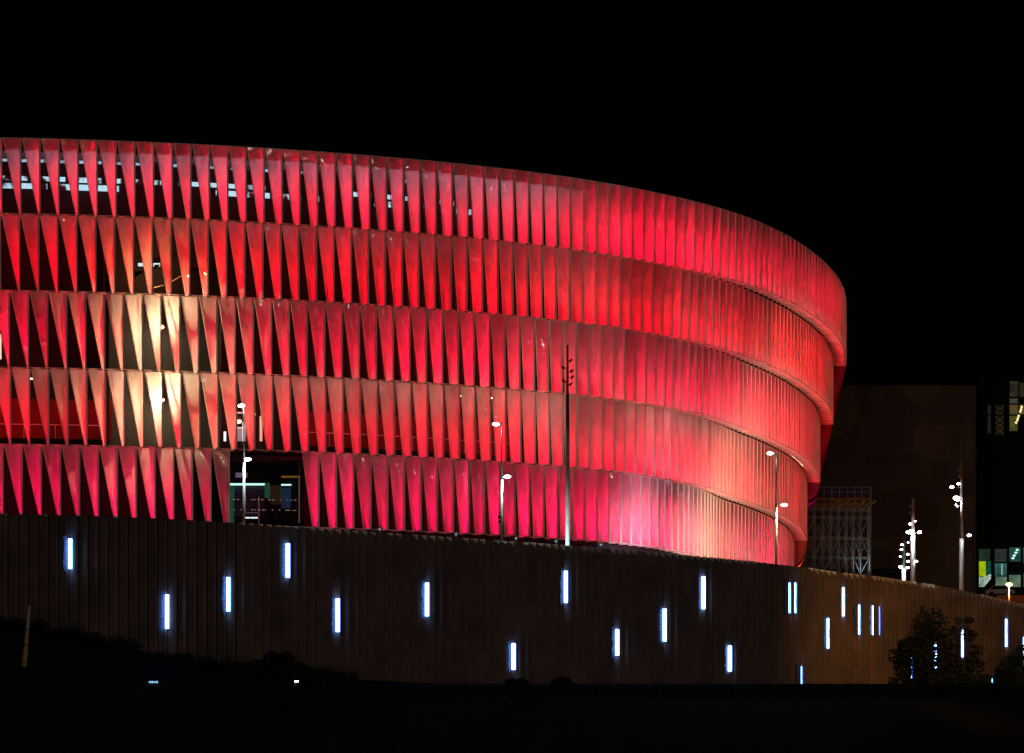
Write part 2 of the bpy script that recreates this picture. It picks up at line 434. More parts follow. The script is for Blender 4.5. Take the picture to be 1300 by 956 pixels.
# floodlit roof steel behind the top ring, its light put in as glowing bands
roofglow = lit_mat('roof_glow_lower', (0, .0, .0), (.50, .85, 1), .85, .8, .42, .52, (1, 1, .5))
roofglow2 = lit_mat('roof_glow_upper', (0, .0, .01), (.42, .70, .95), .7, 1.2, .42, .54, (1, 1, 1.8))
def zof(y, i=0, inset=5):          # height of pixel row y at plan index i
    p = at(i, inset)[0]; return (HY-y)*p.y/F
for (y0, y1, e, m_) in ((223.5, 230, 27, roofglow), (232.5, 240, 27, roofglow), (193.5, 197.5, 28, roofglow2), (200.5, 206, 28, roofglow2)):
    z1 = zof(y0); z0 = zof(y1)
    i = -4
    while i < e:
        ln = random.choice((2, 3, 4, 5))
        if i > 13: ln = random.choice((1, .6, 1.5))
        if random.random() < (.92 if i < 13 else .85):
            bm = bmesh.new(); ringbox(bm, i, i+ln-.12, 5.0, 5.1, z0+random.uniform(0, .1), z1, .5); under(obj('roof_glow_band', bm, m_), stad)
        i += ln + (.0 if i < 13 else random.choice((.3, .8, 1.4)))
# upright posts standing in front of the glow bands
for i in range(-4, 40, 3):
    p = at(i+random.uniform(-.3, .3), 4.6)[0]; bm = bmesh.new(); box(bm, (p.x, p.y, TOPZ-TH/2-.8), (.18 if random.random() < .6 else .8, .2, TH*.78))
    under(obj('roof_post', bm, M['black']), stad)
# area lamps standing for the roof lights behind the top ring
for n_, i in enumerate(range(-2, 34, 4)):
    p, ph = at(i, 4.4)
    l = light('roof_lamp_light', 'AREA', (p.x, p.y, TOPZ-2.5), 46 if i < 10 else 55, (.62, .68, 1), None, shape='RECTANGLE', size=6.5, size_y=.5)
    l.rotation_euler = Vector((math.sin(ph), -math.cos(ph), .12)).to_track_quat('-Z', 'Y').to_euler(); under(l, stad)

# red doors and panels of the fourth level
z4 = TOPZ-4*TH
def redband(i0, i1, h):
    bm = bmesh.new(); ring(bm, i0, i1, 1j*3+3.2, z4+.9, 1j*3+3.2, z4+h, .5)
    bmesh.ops.solidify(bm, geom=list(bm.faces), thickness=.1)
    under(obj('red_partition', bm, M['redwall']), stad)
    bm = bmesh.new(); ringbox(bm, i0, i1, 1j*3+3.05, 1j*3+3.12, z4+2.3, z4+2.38, 1)
    i = i0
    while i < i1:
        p = at(i, 1j*3+3.05)[0]; box(bm, (p.x, p.y, z4+1.6), (.05, .05, 1.4)); i += 1.7
    under(obj('railing', bm, M['frame']), stad)
redband(-1.5, 5.0, 5.0); redband(15.6, 30, 4.6)
# warm lamps under the ceilings of the concourses
def lampball(loc, m_, r=.13, name='concourse_lamp'):
    bm = bmesh.new(); bmesh.ops.create_uvsphere(bm, u_segments=10, v_segments=8, radius=r)
    bmesh.ops.scale(bm, vec=(1, 1, .75), verts=bm.verts); tube(bm, (0, 0, r*.5), (0, 0, r*1.6), r*.8, r*.6, 8, 1)
    o = obj(name, bm, [m_, M['head']], loc=loc); under(o, stad); return o
def conc(i, k, inset, dz, en, colr, m_, vis=True, r=.13):
    p, ph = at(i, 1j*k+inset); z = TOPZ-k*TH-dz
    if vis: lampball((p.x, p.y, z), m_, r)
    l = light('concourse_lamp_light', 'POINT', (p.x-.0, p.y-.25, z-.15), en, colr, None, shadow_soft_size=.12); under(l, stad)
YW = (1, .75, .39)
conc(7.72, 2, 3.0, 3.05, 2000, YW, M['lensc'], r=.22)
conc(7.74, 3, 3.0, 2.75, 2300, YW, M['lensc'], r=.22)
conc(7.3, 1, 3.2, 5.4, 420, (1, .55, .2), M['lensc'], False)
WS = (1, .55, .38)
for i in (-2, .6, 3.1, 5.2): conc(i, 3, 2.6, .9, 50, WS, M['lensc'], i in (.6, 3.1), .09)
for i in range(11, 32, 2): conc(i+.37, 3, 2.4, .9, 62, WS, M['lensc'], i in (25, 27), .10)
for i in range(37, 60, 2): conc(i+.3, 3, 2.2, 1.1, 56, (1, .66, .5), M['lensc'], False, .08)
# things standing on the fourth level behind the fins at x 285-340
def pbox(name, x0, y0, x1, y1, Z, m_, th=.15, parent=stad):
    a = P(x0, y1, Z); b = P(x1, y0, Z); bm = bmesh.new()
    box(bm, ((a.x+b.x)/2, Z+th/2, (a.z+b.z)/2), (b.x-a.x, th, b.z-a.z))
    o = obj(name, bm, m_); under(o, parent); return o
Zi = at(12, 1j*3)[0].y+4.2
cre = mat('cream_glow_panel', (.6, .5, .35), .6, emit=(1, .78, .5), es=.42)  # panels, beams and posts glow by themselves in place of lamplight
gry = mat('grey_glow_panel', (.4, .38, .42), .6, emit=(.45, .36, .42), es=.25)
wht = mat('white_glow_post', (.7, .8, .85), .5, emit=(.75, .92, 1), es=1.2)
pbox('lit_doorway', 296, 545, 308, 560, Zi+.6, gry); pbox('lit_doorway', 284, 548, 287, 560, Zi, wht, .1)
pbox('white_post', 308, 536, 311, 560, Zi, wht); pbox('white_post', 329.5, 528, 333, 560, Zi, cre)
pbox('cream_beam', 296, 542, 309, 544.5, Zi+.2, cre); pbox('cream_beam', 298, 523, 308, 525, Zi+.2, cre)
p = P(303, 535, Zi-.2); lampball(p, mat('globe_lamp', (.8, .7, .6), .4, emit=(1, .74, .55), es=1.3), .34, 'globe_lamp')
p = P(323.5, 526, Zi-.2); lampball(p, M['lenso'], .1, 'ceiling_lamp')
# cross walls that close the lit bay off from its neighbours
for k in (1, 2, 3):
    zt = TOPZ-k*TH; zb = zt-TH
    for e in (4.75, 10.9):
        a = at(e+OFF[k]*.0, 1j*k+D+.12)[0]; b = at(e, 1j*k+6.1)[0]
        bm = bmesh.new(); bm.faces.new([bm.verts.new(q) for q in ((a.x, a.y, zb+.25), (b.x, b.y, zb+.25), (b.x, b.y, zt-.3), (a.x, a.y, zt-.3))])
        bmesh.ops.solidify(bm, geom=list(bm.faces), thickness=.15)
        under(obj('cross_wall', bm, M['dark']), stad)
# second level: lit slots and stair soffit at x 145-200
Z2 = at(6, SET)[0].y+4.6
lb = mat('pale_blue_lit_glass', (.3, .4, .5), .5, emit=(.55, .88, 1), es=.8)
ol = mat('stair_soffit_paint', (.16, .16, .12), .8, noise=(.12, .12, .09), nscale=1)
pbox('lit_slot', 144, 334, 203, 338, Z2, lb); pbox('lit_slot', 149.5, 294, 153, 310, Z2, lb)
for tri in ([(144, 344), (183, 344), (172, 353), (144, 353)], [(196, 336), (204, 336), (196, 342)], [(192, 331), (216, 331), (216, 334), (192, 334)], [(240, 344), (252, 338), (252, 343)], [(262, 344), (274, 338), (268, 344)]):
    bm = bmesh.new(); v = [bm.verts.new(P(a, b, Z2-.1)) for a, b in tri]; bm.faces.new(v)
    bmesh.ops.solidify(bm, geom=list(bm.faces), thickness=.15); under(obj('stair_underside', bm, ol), stad)
for a_, b_ in (((217, 358), (232, 349)), ((196, 365), (208, 362))):
    bm = bmesh.new(); bar(bm, P(*a_, Z2-.2), P(*b_, Z2-.2), .07); under(obj('stair_rail', bm, M['frame']), stad)
pale = mat('cream_lit_window', (.5, .5, .4), .5, emit=(1, .92, .66), es=.75)
pbox('lit_window', -8, 424, 1.6, 456, at(0, 1j*2)[0].y+3.4, pale)

# entrance opening in the lowest ring
s5 = 1j*4; ZE = at(13.5, s5)[0].y
grn = mat('green_glow_pillar', (.02, .2, .14), .5, emit=(.02, .30, .17), es=.14)  # pillars, panels, beam and fascia emit weakly in place of entrance lighting
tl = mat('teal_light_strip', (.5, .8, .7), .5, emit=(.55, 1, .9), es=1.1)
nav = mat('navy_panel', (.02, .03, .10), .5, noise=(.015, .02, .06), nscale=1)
blu = mat('blue_glow_panel', (.02, .06, .2), .5, emit=(.02, .08, .2), es=.16)
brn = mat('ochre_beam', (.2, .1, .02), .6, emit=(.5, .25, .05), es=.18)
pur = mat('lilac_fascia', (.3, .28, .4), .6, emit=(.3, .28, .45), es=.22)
pbox('light_strip', 292, 613.6, 336.5, 616, ZE+11.5, tl); pbox('light_strip', 357, 614.6, 378, 616.4, ZE+11.5, tl)
pbox('green_pillar', 336, 613, 342.5, 632, ZE+11.2, grn, .5); pbox('green_pillar', 292, 617, 297, 664, ZE+11.2, grn, .5)
pbox('blue_panel', 357, 619, 369, 645, ZE+11.4, blu); pbox('blue_panel', 369, 621, 375, 640, ZE+11.6, blu)
pbox('ochre_beam', 357, 604, 383, 606.5, ZE+9, brn); pbox('lilac_fascia', 299, 600, 314, 606, ZE+10, pur)
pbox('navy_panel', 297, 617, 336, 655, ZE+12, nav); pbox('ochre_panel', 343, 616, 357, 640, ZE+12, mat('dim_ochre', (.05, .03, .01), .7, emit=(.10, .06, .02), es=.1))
pbox('white_bench', 311, 656.5, 327, 658, ZE+6, wht); pbox('white_bench', 311, 650.5, 327, 651.5, ZE+7, pur)
pbox('entrance_post', 379, 604, 380.6, 664, ZE+2, M['frame']); pbox('entrance_post', 328, 631, 329, 664, ZE+5, M['frame'])
pbox('entrance_post', 379.5, 572, 380.3, 604, ZE+8, M['pole_red'])
dstr = mat('dim_string_lamp', (.5, .4, .4), .5, emit=(.8, .55, .55), es=.35)
for y in (634, 647): 
    x = 297
    while x < 376:
        a = P(x, y+(x-297)*.012, ZE+5); bm = bmesh.new(); box(bm, a, (random.uniform(.1, .28), .06, .05)); x += random.choice((3, 4, 5, 5, 9))
        under(obj('string_lamp', bm, dstr), stad)
bm = bmesh.new()
for y in (637, 641, 645, 651, 655, 659): bar(bm, P(296, y, ZE+5.2), P(384, y+1, ZE+5.2), .035)
for x in range(296, 386, 11): bar(bm, P(x, 634, ZE+5.2), P(x, 664, ZE+5.2), .05)
under(obj('railing', bm, M['pole_dark']), stad)
ceil_ = mat('pale_ceiling_panel', (.25, .3, .33), .6, noise=(.08, .1, .1), nscale=1.2)
bm = bmesh.new(); ring(bm, 11.6, 15.8, s5-.3, TOPZ-4*TH-.42, s5+1.9, TOPZ-4*TH-.42, .5); bmesh.ops.solidify(bm, geom=list(bm.faces), thickness=.06)
under(obj('ceiling_panel', bm, ceil_), stad)

# floodlight that washes the far corner in warm light, and pink wash lights, on the plaza
def plaza_flood(loc, aim, en, colr, label, spot=95, size=.5):
    o = tag(empty('plaza_floodlight', loc), label, 'floodlight', 'floodlights at the foot of the stadium')
    bm = bmesh.new(); box(bm, (0, 0, .55), (.7, .35, .5)); bar(bm, (-.4, 0, 0), (-.4, 0, .6), .06); bar(bm, (.4, 0, 0), (.4, 0, .6), .06); box(bm, (0, 0, .03), (1, .5, .06))
    obj('housing', bm, M['head'], o)
    bm = bmesh.new(); box(bm, (0, 0, .82), (.6, .28, .03)); obj('lens', bm, M['lensw'], o)
    d = Vector(aim)-(Vector(loc)+Vector((0, 0, .9)))
    l = light('floodlight_light', 'SPOT', (0, 0, .95), en, colr, o, spot_size=R(spot), spot_blend=.9, shadow_soft_size=size)
    l.rotation_euler = d.to_track_quat('-Z', 'Y').to_euler()
zp = PZ
def fp(x, Z): q = P(x, 700, Z); return Vector((q.x, q.y, zp))
plaza_flood(fp(952, 441), P(1010, 560, 520), 29000, (1, .58, .36), 'warm floodlight on the plaza below the right corner of the stadium', 80)
plaza_flood(fp(905, 436), P(950, 640, 480), 12000, (1, .70, .66), 'peach floodlight on the plaza left of the right corner', 90)
plaza_flood(fp(820, 428), P(850, 630, 455), 6500, (.90, .74, 1), 'lilac floodlight on the plaza right of the tall mast', 110)

# ------------------------------------------------------------------ retaining wall
bm = bmesh.new(); uvl = bm.loops.layers.uv.new('UVMap')
RW = 1.0
# arc-length walk along the wall's plan in picture columns
samp = []; xx = -260.0; s = 0; last = None
while xx < 1700:
    q = wallpt(xx)
    if last: s += (Vector((q.x, q.y))-Vector((last.x, last.y))).length
    samp.append((s, q.copy(), xx)); last = q; xx += 2
def wat(s_):
    lo, hi = 0, len(samp)-1
    while hi-lo > 1:
        m_ = (lo+hi)//2
        if samp[m_][0] <= s_: lo = m_
        else: hi = m_
    a, b = samp[lo], samp[hi]; f = (s_-a[0])/max(b[0]-a[0], 1e-6)
    d = (b[1]-a[1]); d.z = 0; d.normalize()
    return a[1].lerp(b[1], f), Vector((d.y, -d.x, 0)), a[2]+f*(b[2]-a[2])      # point, outward normal, column
S_end = samp[-1][0]; N = int(S_end/RW)
capbm = bmesh.new()
prof = ((0, 0), (.52, .42), (.66, .44), (.76, -.22), (.97, -.24))
cols = []
for r in range(N):
    j = .06*random.random()
    for (a, o_) in prof:
        q, n_, xc = wat((r+a)*RW); q = q + n_*(o_+j*(o_ > 0)); cols.append(((r+a)*RW, q, xc))
prev = None
for (s_, q, xc) in cols:
    zs = [q.z, q.z-1.6, q.z-6, q.z-12, 6]
    vv = [bm.verts.new((q.x, q.y, z)) for z in zs]
    if prev:
        for k in range(4):
            f = bm.faces.new((prev[1][k], vv[k], vv[k+1], prev[1][k+1]))
            dat = ((prev[0], prev[2][k]), (s_, zs[k]), (s_, zs[k+1]), (prev[0], prev[2][k+1]))
            for lp, (u_, v_) in zip(f.loops, dat): lp[uvl].uv = (u_, v_)
    prev = (s_, vv, zs)
wall = obj('wall_cladding', bm, M['wall'])
rw = tag(empty('retaining_wall', samp[300][1]*1), 'long dark brown ribbed retaining wall with glowing slot lights below the stadium', 'wall')
under(wall, rw)
# thin coping and the pale gussets at the rib heads
bm = bmesh.new(); prev = None
for r in range(N*2):
    q, n_, xc = wat(r*.5*RW)
    a = q+n_*.02; b = q-n_*.55
    v = [bm.verts.new((a.x, a.y, a.z+.02)), bm.verts.new((b.x, b.y, b.z+.02)), bm.verts.new((b.x, b.y, b.z-1.2))]
    if prev:
        for k in (0, 1): bm.faces.new((prev[k], v[k], v[k+1], prev[k+1]))
    prev = v
under(obj('coping', bm, M['dark']), rw)
bm = bmesh.new()
for r in range(N):
    q, n_, xc = wat((r+.30)*RW)
    if not (300 < xc < 955 or 1030 < xc < 1175 or 1240 < xc): 
        if random.random() < .75: continue
    if random.random() < .12: continue
    a, na, _ = wat((r+.62)*RW); b, nb, _ = wat((r+.08)*RW)
    h = random.uniform(.34, .60) if xc > 380 else .2
    v = [bm.verts.new(p_) for p_ in (a+na*.62+Vector((0, 0, .05)), b+nb*.30+Vector((0, 0, .05)), a+na*.56+Vector((0, 0, -h)))]
    bm.faces.new(v)
bmesh.ops.solidify(bm, geom=list(bm.faces), thickness=.03)
under(obj('rib_gussets', bm, M['cap']), rw)
# slot lights
SL = [(88, 684, 722), (211, 755, 798), (288.7, 733, 776), (364.3, 690, 733), (427.7, 760, 802), (541, 740, 782), (651, 817, 850), (717.2, 725, 765),
      (782.5, 799, 832), (842.8, 773, 814), (892.2, 732, 773), (925.6, 820, 852), (1001.3, 740, 778), (1008.6, 740, 778), (1016, 846, 870), (1050.6, 785, 823),
      (1070, 746, 782), (1089.8, 768, 805), (1107.8, 769, 806), (1114.6, 770, 806), (1155.4, 833, 865), (1187.4, 816, 848), (1221.4, 800, 834),
      (1258, 860, 880), (1276.8, 786, 821), (1298.4, 809, 842), (-40, 700, 742), (1330, 800, 836)]
for (x, y0, y1) in SL:
    Z = interp(x, WX, WZ)-.66; a = P(x, y1, Z); b = P(x, y0, Z); h = b.z-a.z; c = (a+b)/2
    dx = WX and (wallpt(x+5)-wallpt(x-5)); ang = math.atan2(dx.y, dx.x)
    root = empty('slot_light', c, ang); under(root, rw)
    sc_ = 1/max(.5, math.cos(ang))
    bm = bmesh.new()       # shallow lined tray; blue colour and uneven edge imitate the lamp's glow
    n2 = 9
    for k in range(n2):
        z0 = -h/2-.25+(h+.5)*k/n2; wv = random.uniform(.18, .40)
        box(bm, (-.20*sc_-wv/2, .06, z0+(h+.5)/n2/2), (wv, .05, (h+.5)/n2*.98))
    box(bm, (.27*sc_, .02, 0), (.05, .16, h+.2))
    obj('lining', bm, M['slotbed'], root)
    bm = bmesh.new()
    wl = .26*sc_ if x < 980 else .15*sc_; dp = .18 if x < 980 else .10; box(bm, (.06, .03-dp/2, 0), (wl, dp, h))
    obj('lamp', bm, M['slot'], root)
    bm = bmesh.new(); box(bm, (.10+wl*.1, .022-dp, random.uniform(-.3, .3)*h), (.03, .012, h*.3)); box(bm, (.03, .022-dp, -h*.2), (.02, .012, h*.25))
    obj('cover_clip', bm, M['slotbed'], root)
for x, y, w_ in ((482, 672, .45), (579, 684.5, .35), (655, 690, .3), (706, 690, .4), (763, 693.5, .5)):
    q = wallpt(x); o = tag(empty('parapet_spotlight', (q.x, q.y+.35, q.z)),
        {482: 'small pale box spotlight on the wall top left of the first lamp post pair', 579: 'tiny spotlight on the wall top under the middle fins',
         655: 'tiny spotlight on the wall top just right of the middle lamp post', 706: 'small bluish spotlight on the wall top left of the tall mast',
         763: 'pale spotlight on the wall top right of the tall mast'}[x], 'spotlight', 'spotlights on the wall top')
    bm = bmesh.new(); box(bm, (0, 0, .15), (.08, .08, .3)); box(bm, (0, -.05, .42), (w_, .3, .3)); box(bm, (.1, -.05, .64), (w_*.5, .2, .16)); obj('housing', bm, M['pole'], o)
    bm = bmesh.new(); tube(bm, (0, -.21, .42), (0, -.24, .42), .07, seg=10); obj('lens', bm, M['lensb'], o)

# ------------------------------------------------------------------ lamp posts
def lamphead(bm, bl, c, d, L_=.62, tilt=.15):
    """cobra head: c = joint, d = unit horizontal direction"""
    c = Vector(c); d = Vector(d)
    e = c+d*L_+Vector((0, 0, tilt*L_))
    tube(bm, c, e, .06, .13, 8)
    box(bm, c+d*L_*.6+Vector((0, 0, tilt*L_*.6+.05)), (L_*.8, .26, .10), 0)
    t_ = bmesh.ops.create_uvsphere(bl, u_segments=12, v_segments=8, radius=.3)
    bmesh.ops.scale(bl, vec=(1.15, .7, .55), verts=t_['verts']); bmesh.ops.translate(bl, vec=c+d*L_*.62+Vector((0, 0, tilt*L_*.6-.05)), verts=t_['verts'])
def street(x, yt, yb_, xl, yl, xr, yr, Z, lensm, lcol, en, label, warm=False, upper=M['pole_dark']):
    base = P(x, 700, Z); base.z = PZ-.3
    o = tag(empty('street_lamp', base), label, 'street lamp', 'two armed street lamps on the plaza')
    def loc(xx, yy): q = P(xx, yy, Z); return q-base
    top = loc(x, yt); mid = loc(x, yb_)
    bm = bmesh.new(); tube(bm, (0, 0, 0), (0, 0, .5), .22, .18, 14); tube(bm, (0, 0, .5), (0, 0, mid.z), .16, .13, 14); obj('pole', bm, M['pole'], o, True)
    bm = bmesh.new(); tube(bm, (0, 0, mid.z), (0, 0, top.z), .085, .07, 10); tube(bm, (0, 0, mid.z-.1), (0, 0, mid.z+.2), .15, .12, 10); obj('upper_pole', bm, upper, o, True)
    for (xx, yy, side, zj) in ((xl, yl, -1, top.z), (xr, yr, 1, mid.z)):
        h = loc(xx, yy); j = Vector((0, 0, zj-.03 if side < 0 else zj+.15))
        a = empty('lamp_arm', j); a.parent = o
        bm = bmesh.new(); bl = bmesh.new()
        s_ = Vector((h.x-side*.35, 0, h.z+.03))
        tube(bm, (0, 0, 0), s_-j, .045, .04, 8); lamphead(bm, bl, s_-j, (side, 0, 0), .75, .05)
        obj('arm', bm, M['head'], a); obj('lens', bl, lensm, a)
        light('lamp_light', 'SPOT', (s_-j)+Vector((side*.42, 0, -.26)), en*(.12 if side < 0 else 1), lcol, a, spot_size=R(165), spot_blend=.5, shadow_soft_size=.15)
        light('lamp_glow', 'POINT', (s_-j)+Vector((side*.5, -.45, 0)), en*.06, lcol, a, shadow_soft_size=.12)
    return o
LC = (.86, .97, 1)
sb = street(309.7, 515, 585, 308, 515, 313, 583, 392, M['lens'], LC, 1500, 'two armed street lamp in front of the dark entrance opening')
scp = street(637, 537, 607, 631, 538.5, 642.5, 605, 400, M['lens'], LC, 1300, 'two armed street lamp with a small sign, left of the tall dark mast')
street(985.6, 574, 642, 979, 575.5, 994, 641, 432, M['lensw'], (1, .72, .5), 2600, 'two armed street lamp with warm heads before the pink right end of the stadium')
# small round sign on the middle lamp
q = P(634.3, 657, 400)-Vector(scp.location)
sg = bmesh.new(); tube(sg, (q.x, -.10, q.z), (q.x, -.14, q.z), .20, seg=14); bar(sg, (q.x, -.1, q.z), (0, -.1, q.z), .05); box(sg, (q.x, -.12, q.z-.42), (.3, .04, .26)); box(sg, (q.x, -.12, q.z+.45), (.18, .04, .2))
obj('sign', sg, M['pole_dark'], scp)

# tall dark mast with unlit floodlights
def flood_on(o, h, side, m_lens, name='floodlight', sz=.42, rot=.7, lit=None):
    a = empty(name, h); a.parent = o
    bm = bmesh.new()
    box(bm, (0, -.1, 0), (sz*.55, sz*.6, sz), 0, Matrix.Rotation(rot*side, 4, 'Y')); tube(bm, (0, 0, 0), (-h.x*.9, .0, .0), .035, seg=6)
    obj('housing', bm, M['head'], a)
    if m_lens:
        bm = bmesh.new(); bmesh.ops.create_uvsphere(bm, u_segments=10, v_segments=7, radius=sz*.42)
        bmesh.ops.scale(bm, vec=(1.25, .7, .75), verts=bm.verts); bmesh.ops.translate(bm, vec=(0, -.36, 0), verts=bm.verts); obj('lens', bm, m_lens, a)
        if lit: light('floodlight_light', 'SPOT', (0, -.8, -.1), lit, LC, a, spot_size=R(150), spot_blend=.6, shadow_soft_size=.25).rotation_euler = (R(35), 0, 0)
    return a
Z = 411; base = P(720.5, 700, Z); base.z = PZ
mast = tag(empty('floodlight_mast', base), 'tall dark mast with lamplight tinted on its lower shaft and unlit floodlights, standing before the stadium middle', 'mast')
def ml(x, y): return P(x, y, Z)-base
bm = bmesh.new(); tube(bm, (0, 0, 0), (0, 0, ml(0, 545).z), .23, .21, 14); tube(bm, (0, 0, 0), (0, 0, .3), .4, .4, 14); obj('pole', bm, M['pole_lamplit'], mast, True)
bm = bmesh.new(); tube(bm, (0, 0, ml(0, 545).z), (0, 0, ml(0, 500).z), .19, .16, 12); tube(bm, (0, 0, ml(0, 500).z), (0, 0, ml(0, 438).z), .13, .11, 10); obj('upper_pole', bm, M['pole_dark'], mast, True)
for (x, y, sd_) in ((715, 467, -1), (715.5, 484, -1), (724.5, 458, 1), (725.5, 471.5, 1), (726.5, 479, 1), (724.5, 488, 1)):
    h = ml(x, y); flood_on(mast, Vector((h.x, 0, h.z)), sd_, None)
bm = bmesh.new(); box(bm, (-1.6, -4.5, .2), (.4, .4, .35)); obj('added_uplight', bm, M['head'], mast)  # uplight added to brighten the lower mast
light('added_uplight_light', 'SPOT', (-1.6, -4.5, .5), 5200, (.66, 1, .92), mast, spot_size=R(52), spot_blend=.9, shadow_soft_size=.1).rotation_euler = Vector((1.6, 4.5, 5.5)).to_track_quat('-Z', 'Y').to_euler()
# right hand masts
def rmast(x, ytop, ysplit, Z, w_, label, heads, poleu, pole, xb=None, grp='masts beyond the right end of the wall'):
    base = P(x, 740, Z); base.z = PZ-1.5
    o = tag(empty('floodlight_mast', base), label, 'mast', grp)
    def l(x_, y_): q = P(x_, y_, Z)-base; return Vector((q.x, 0, q.z))
    bm = bmesh.new(); tube(bm, (0, 0, 0), (0, 0, l(x, ysplit).z), w_, w_*.8, 12); obj('pole', bm, pole, o, True)
    bm = bmesh.new(); tube(bm, (0, 0, l(x, ysplit).z), (0, 0, l(x, ytop).z), w_*.62, w_*.5, 12); obj('upper_pole', bm, poleu, o, True)
    for (hx, hy, lit, sz) in heads:
        h = l(hx, hy); flood_on(o, h, 1 if hx > x else -1, M['lens'] if lit else None, sz=sz, lit=lit if lit > 1 else None, rot=.7)
    return o
rmast(1220.7, 585, 684, 452, .30, 'tall reddish mast with one blinding lamp near the far right of the wall',
      [(1217, 597, 0, .4), (1217.5, 605, 0, .35), (1208, 618.5, 1, .42), (1216.5, 614.5, 1, .36), (1214, 633, 1500, .75), (1214, 642, 0, .5), (1230, 680, 1, .42)], M['pole_red'], M['pole'])
rmast(1159, 632, 677, 447, .30, 'mast with a white lit shaft between the other two right hand masts',
      [(1155.5, 643, 0, .35), (1156, 652, 0, .35), (1155, 665.5, 1, .32), (1161.5, 662, 1, .2), (1152.5, 676, 1, .45), (1157, 674.5, 900, .5), (1167, 676, 1, .45), (1163, 713, 1, .3)], M['pole_red'], M['pole'])
rmast(1147.5, 678, 722, 443, .28, 'shortest mast with many small lamps next to the scaffold tower',
      [(1144.5, 692, 1, .26), (1144, 698, 1, .28), (1142.5, 707, 1, .22), (1152.5, 689, 1, .18), (1152, 704, 1, .28), (1152.5, 713, 1, .3), (1143, 720, 700, .38), (1152, 721, 1, .34)], M['pole_dark'], M['pole'])
# orange street lamp far right
Z = 500; base = P(1281, 762, Z); base.z -= 2
o = tag(empty('street_lamp', base), 'short orange glowing street lamp behind the far right wall top', 'street lamp')
h = P(1281, 744, Z)-base
bm = bmesh.new(); tube(bm, (0, 0, 0), (0, 0, h.z), .12, .09, 10); obj('pole', bm, M['pole'], o, True)
bm = bmesh.new(); bmesh.ops.create_uvsphere(bm, u_segments=12, v_segments=8, radius=.32); bmesh.ops.scale(bm, vec=(1.3, 1, .7), verts=bm.verts); bmesh.ops.translate(bm, vec=(0, 0, h.z+.2), verts=bm.verts); obj('lens', bm, M['lenso'], o, True)
light('lamp_light', 'POINT', (0, -.5, h.z-.1), 1500, (1, .45, .1), o, shadow_soft_size=.2)
# street lights of the town in front of the wall, beyond the picture's edges (they light the wall end and glint in the film)
def town(loc, en, colr, r_=.5, aim=None, size=60):
    l = light('town_street_light', 'SPOT' if aim else 'POINT', loc, en, colr, None, shadow_soft_size=r_)
    if aim: l.data.spot_size = R(size); l.data.spot_blend = .9; l.rotation_euler = (Vector(aim)-Vector(loc)).to_track_quat('-Z', 'Y').to_euler()
town(P(1346, 780, 388), 21000, (1, .44, .07), .4, P(1180, 815, 440), 62)
town((116, 148, 14), 20000, (.80, .88, 1), .55); town((176, 190, 12), 13000, (.86, .9, 1), .5); town((150, 120, 30), 9000, (1, .86, .8), .5)
town((-18, 76, 10), 16000, (1, .50, .16), .5); town((-40, 60, 5), 4500, (1, .75, .5), .5); town((60, 120, 6), 5000, (1, .55, .3), .5)

# ------------------------------------------------------------------ leaning marker mast and floodlight at lower left
Z = 340; a = P(27, 885, Z); b = P(37.3, 769, Z)
o = tag(empty('marker_mast', a), 'leaning slim yellow mast with a white tip in the dark grass at left', 'mast')
d = b-a; c = d*((885-799)/(885-769))
bm = bmesh.new(); tube(bm, (0, 0, 0), c, .30, .17, 10)
obj('lower_shaft', bm, M['stake_y'], o)
bm = bmesh.new()
for f in (.28, .52, .76, .995): q = c*f; tube(bm, q, q+c.normalized()*.10, .30*(1-f)+.18*f+.02, seg=10)
obj('bands', bm, M['head'], o)
bm = bmesh.new(); tube(bm, c*1.003, d, .17, .09, 10); obj('tip', bm, M['stake_w'], o)
u_ = Vector((1.6, -2.2, .1)); bm = bmesh.new(); box(bm, u_, (.4, .3, .3)); obj('added_uplight', bm, M['head'], o)  # lamp and box added so the dim shaft shows
light('added_uplight_light', 'SPOT', u_+Vector((0, 0, .3)), 1100, (1, .86, .6), o, spot_size=R(70), spot_blend=.6, shadow_soft_size=.1).rotation_euler = ((c*.75)-u_).to_track_quat('-Z', 'Y').to_euler()
Z = 338; q = P(195, 872, Z)
o = tag(empty('ground_floodlight', q), 'blue white floodlight shining up from the grass bank at lower left', 'floodlight')
bm = bmesh.new(); box(bm, (0, 0, .3), (.9, .5, .5)); bar(bm, (-.55, 0, -.2), (-.55, 0, .5), .06); bar(bm, (.55, 0, -.2), (.55, 0, .5), .06); obj('housing', bm, M['head'], o)
bm = bmesh.new(); 
for k in range(4): box(bm, (-.3+k*.2, -.27, .40), (.15, .04, .12+.05*(k % 2)))
obj('lens', bm, M['lensb'], o)
light('floodlight_light', 'SPOT', (0, .6, 1.4), 260, (.30, .7, 1), o, spot_size=R(160), spot_blend=1, shadow_soft_size=.3).rotation_euler = (R(115), 0, 0)
Z = 350; q = P(375, 866, Z)
o = tag(empty('garden_lamp', q), 'tiny warm lamp low in the shrubs left of centre', 'lamp')
bm = bmesh.new(); tube(bm, (0, 0, -.3), (0, 0, .1), .05, seg=8); box(bm, (.1, 0, .14), (.5, .2, .06)); obj('stand', bm, M['head'], o)
bm = bmesh.new(); box(bm, (.1, -.05, .06), (.34, .14, .07)); obj('lens', bm, M['lensw'], o)

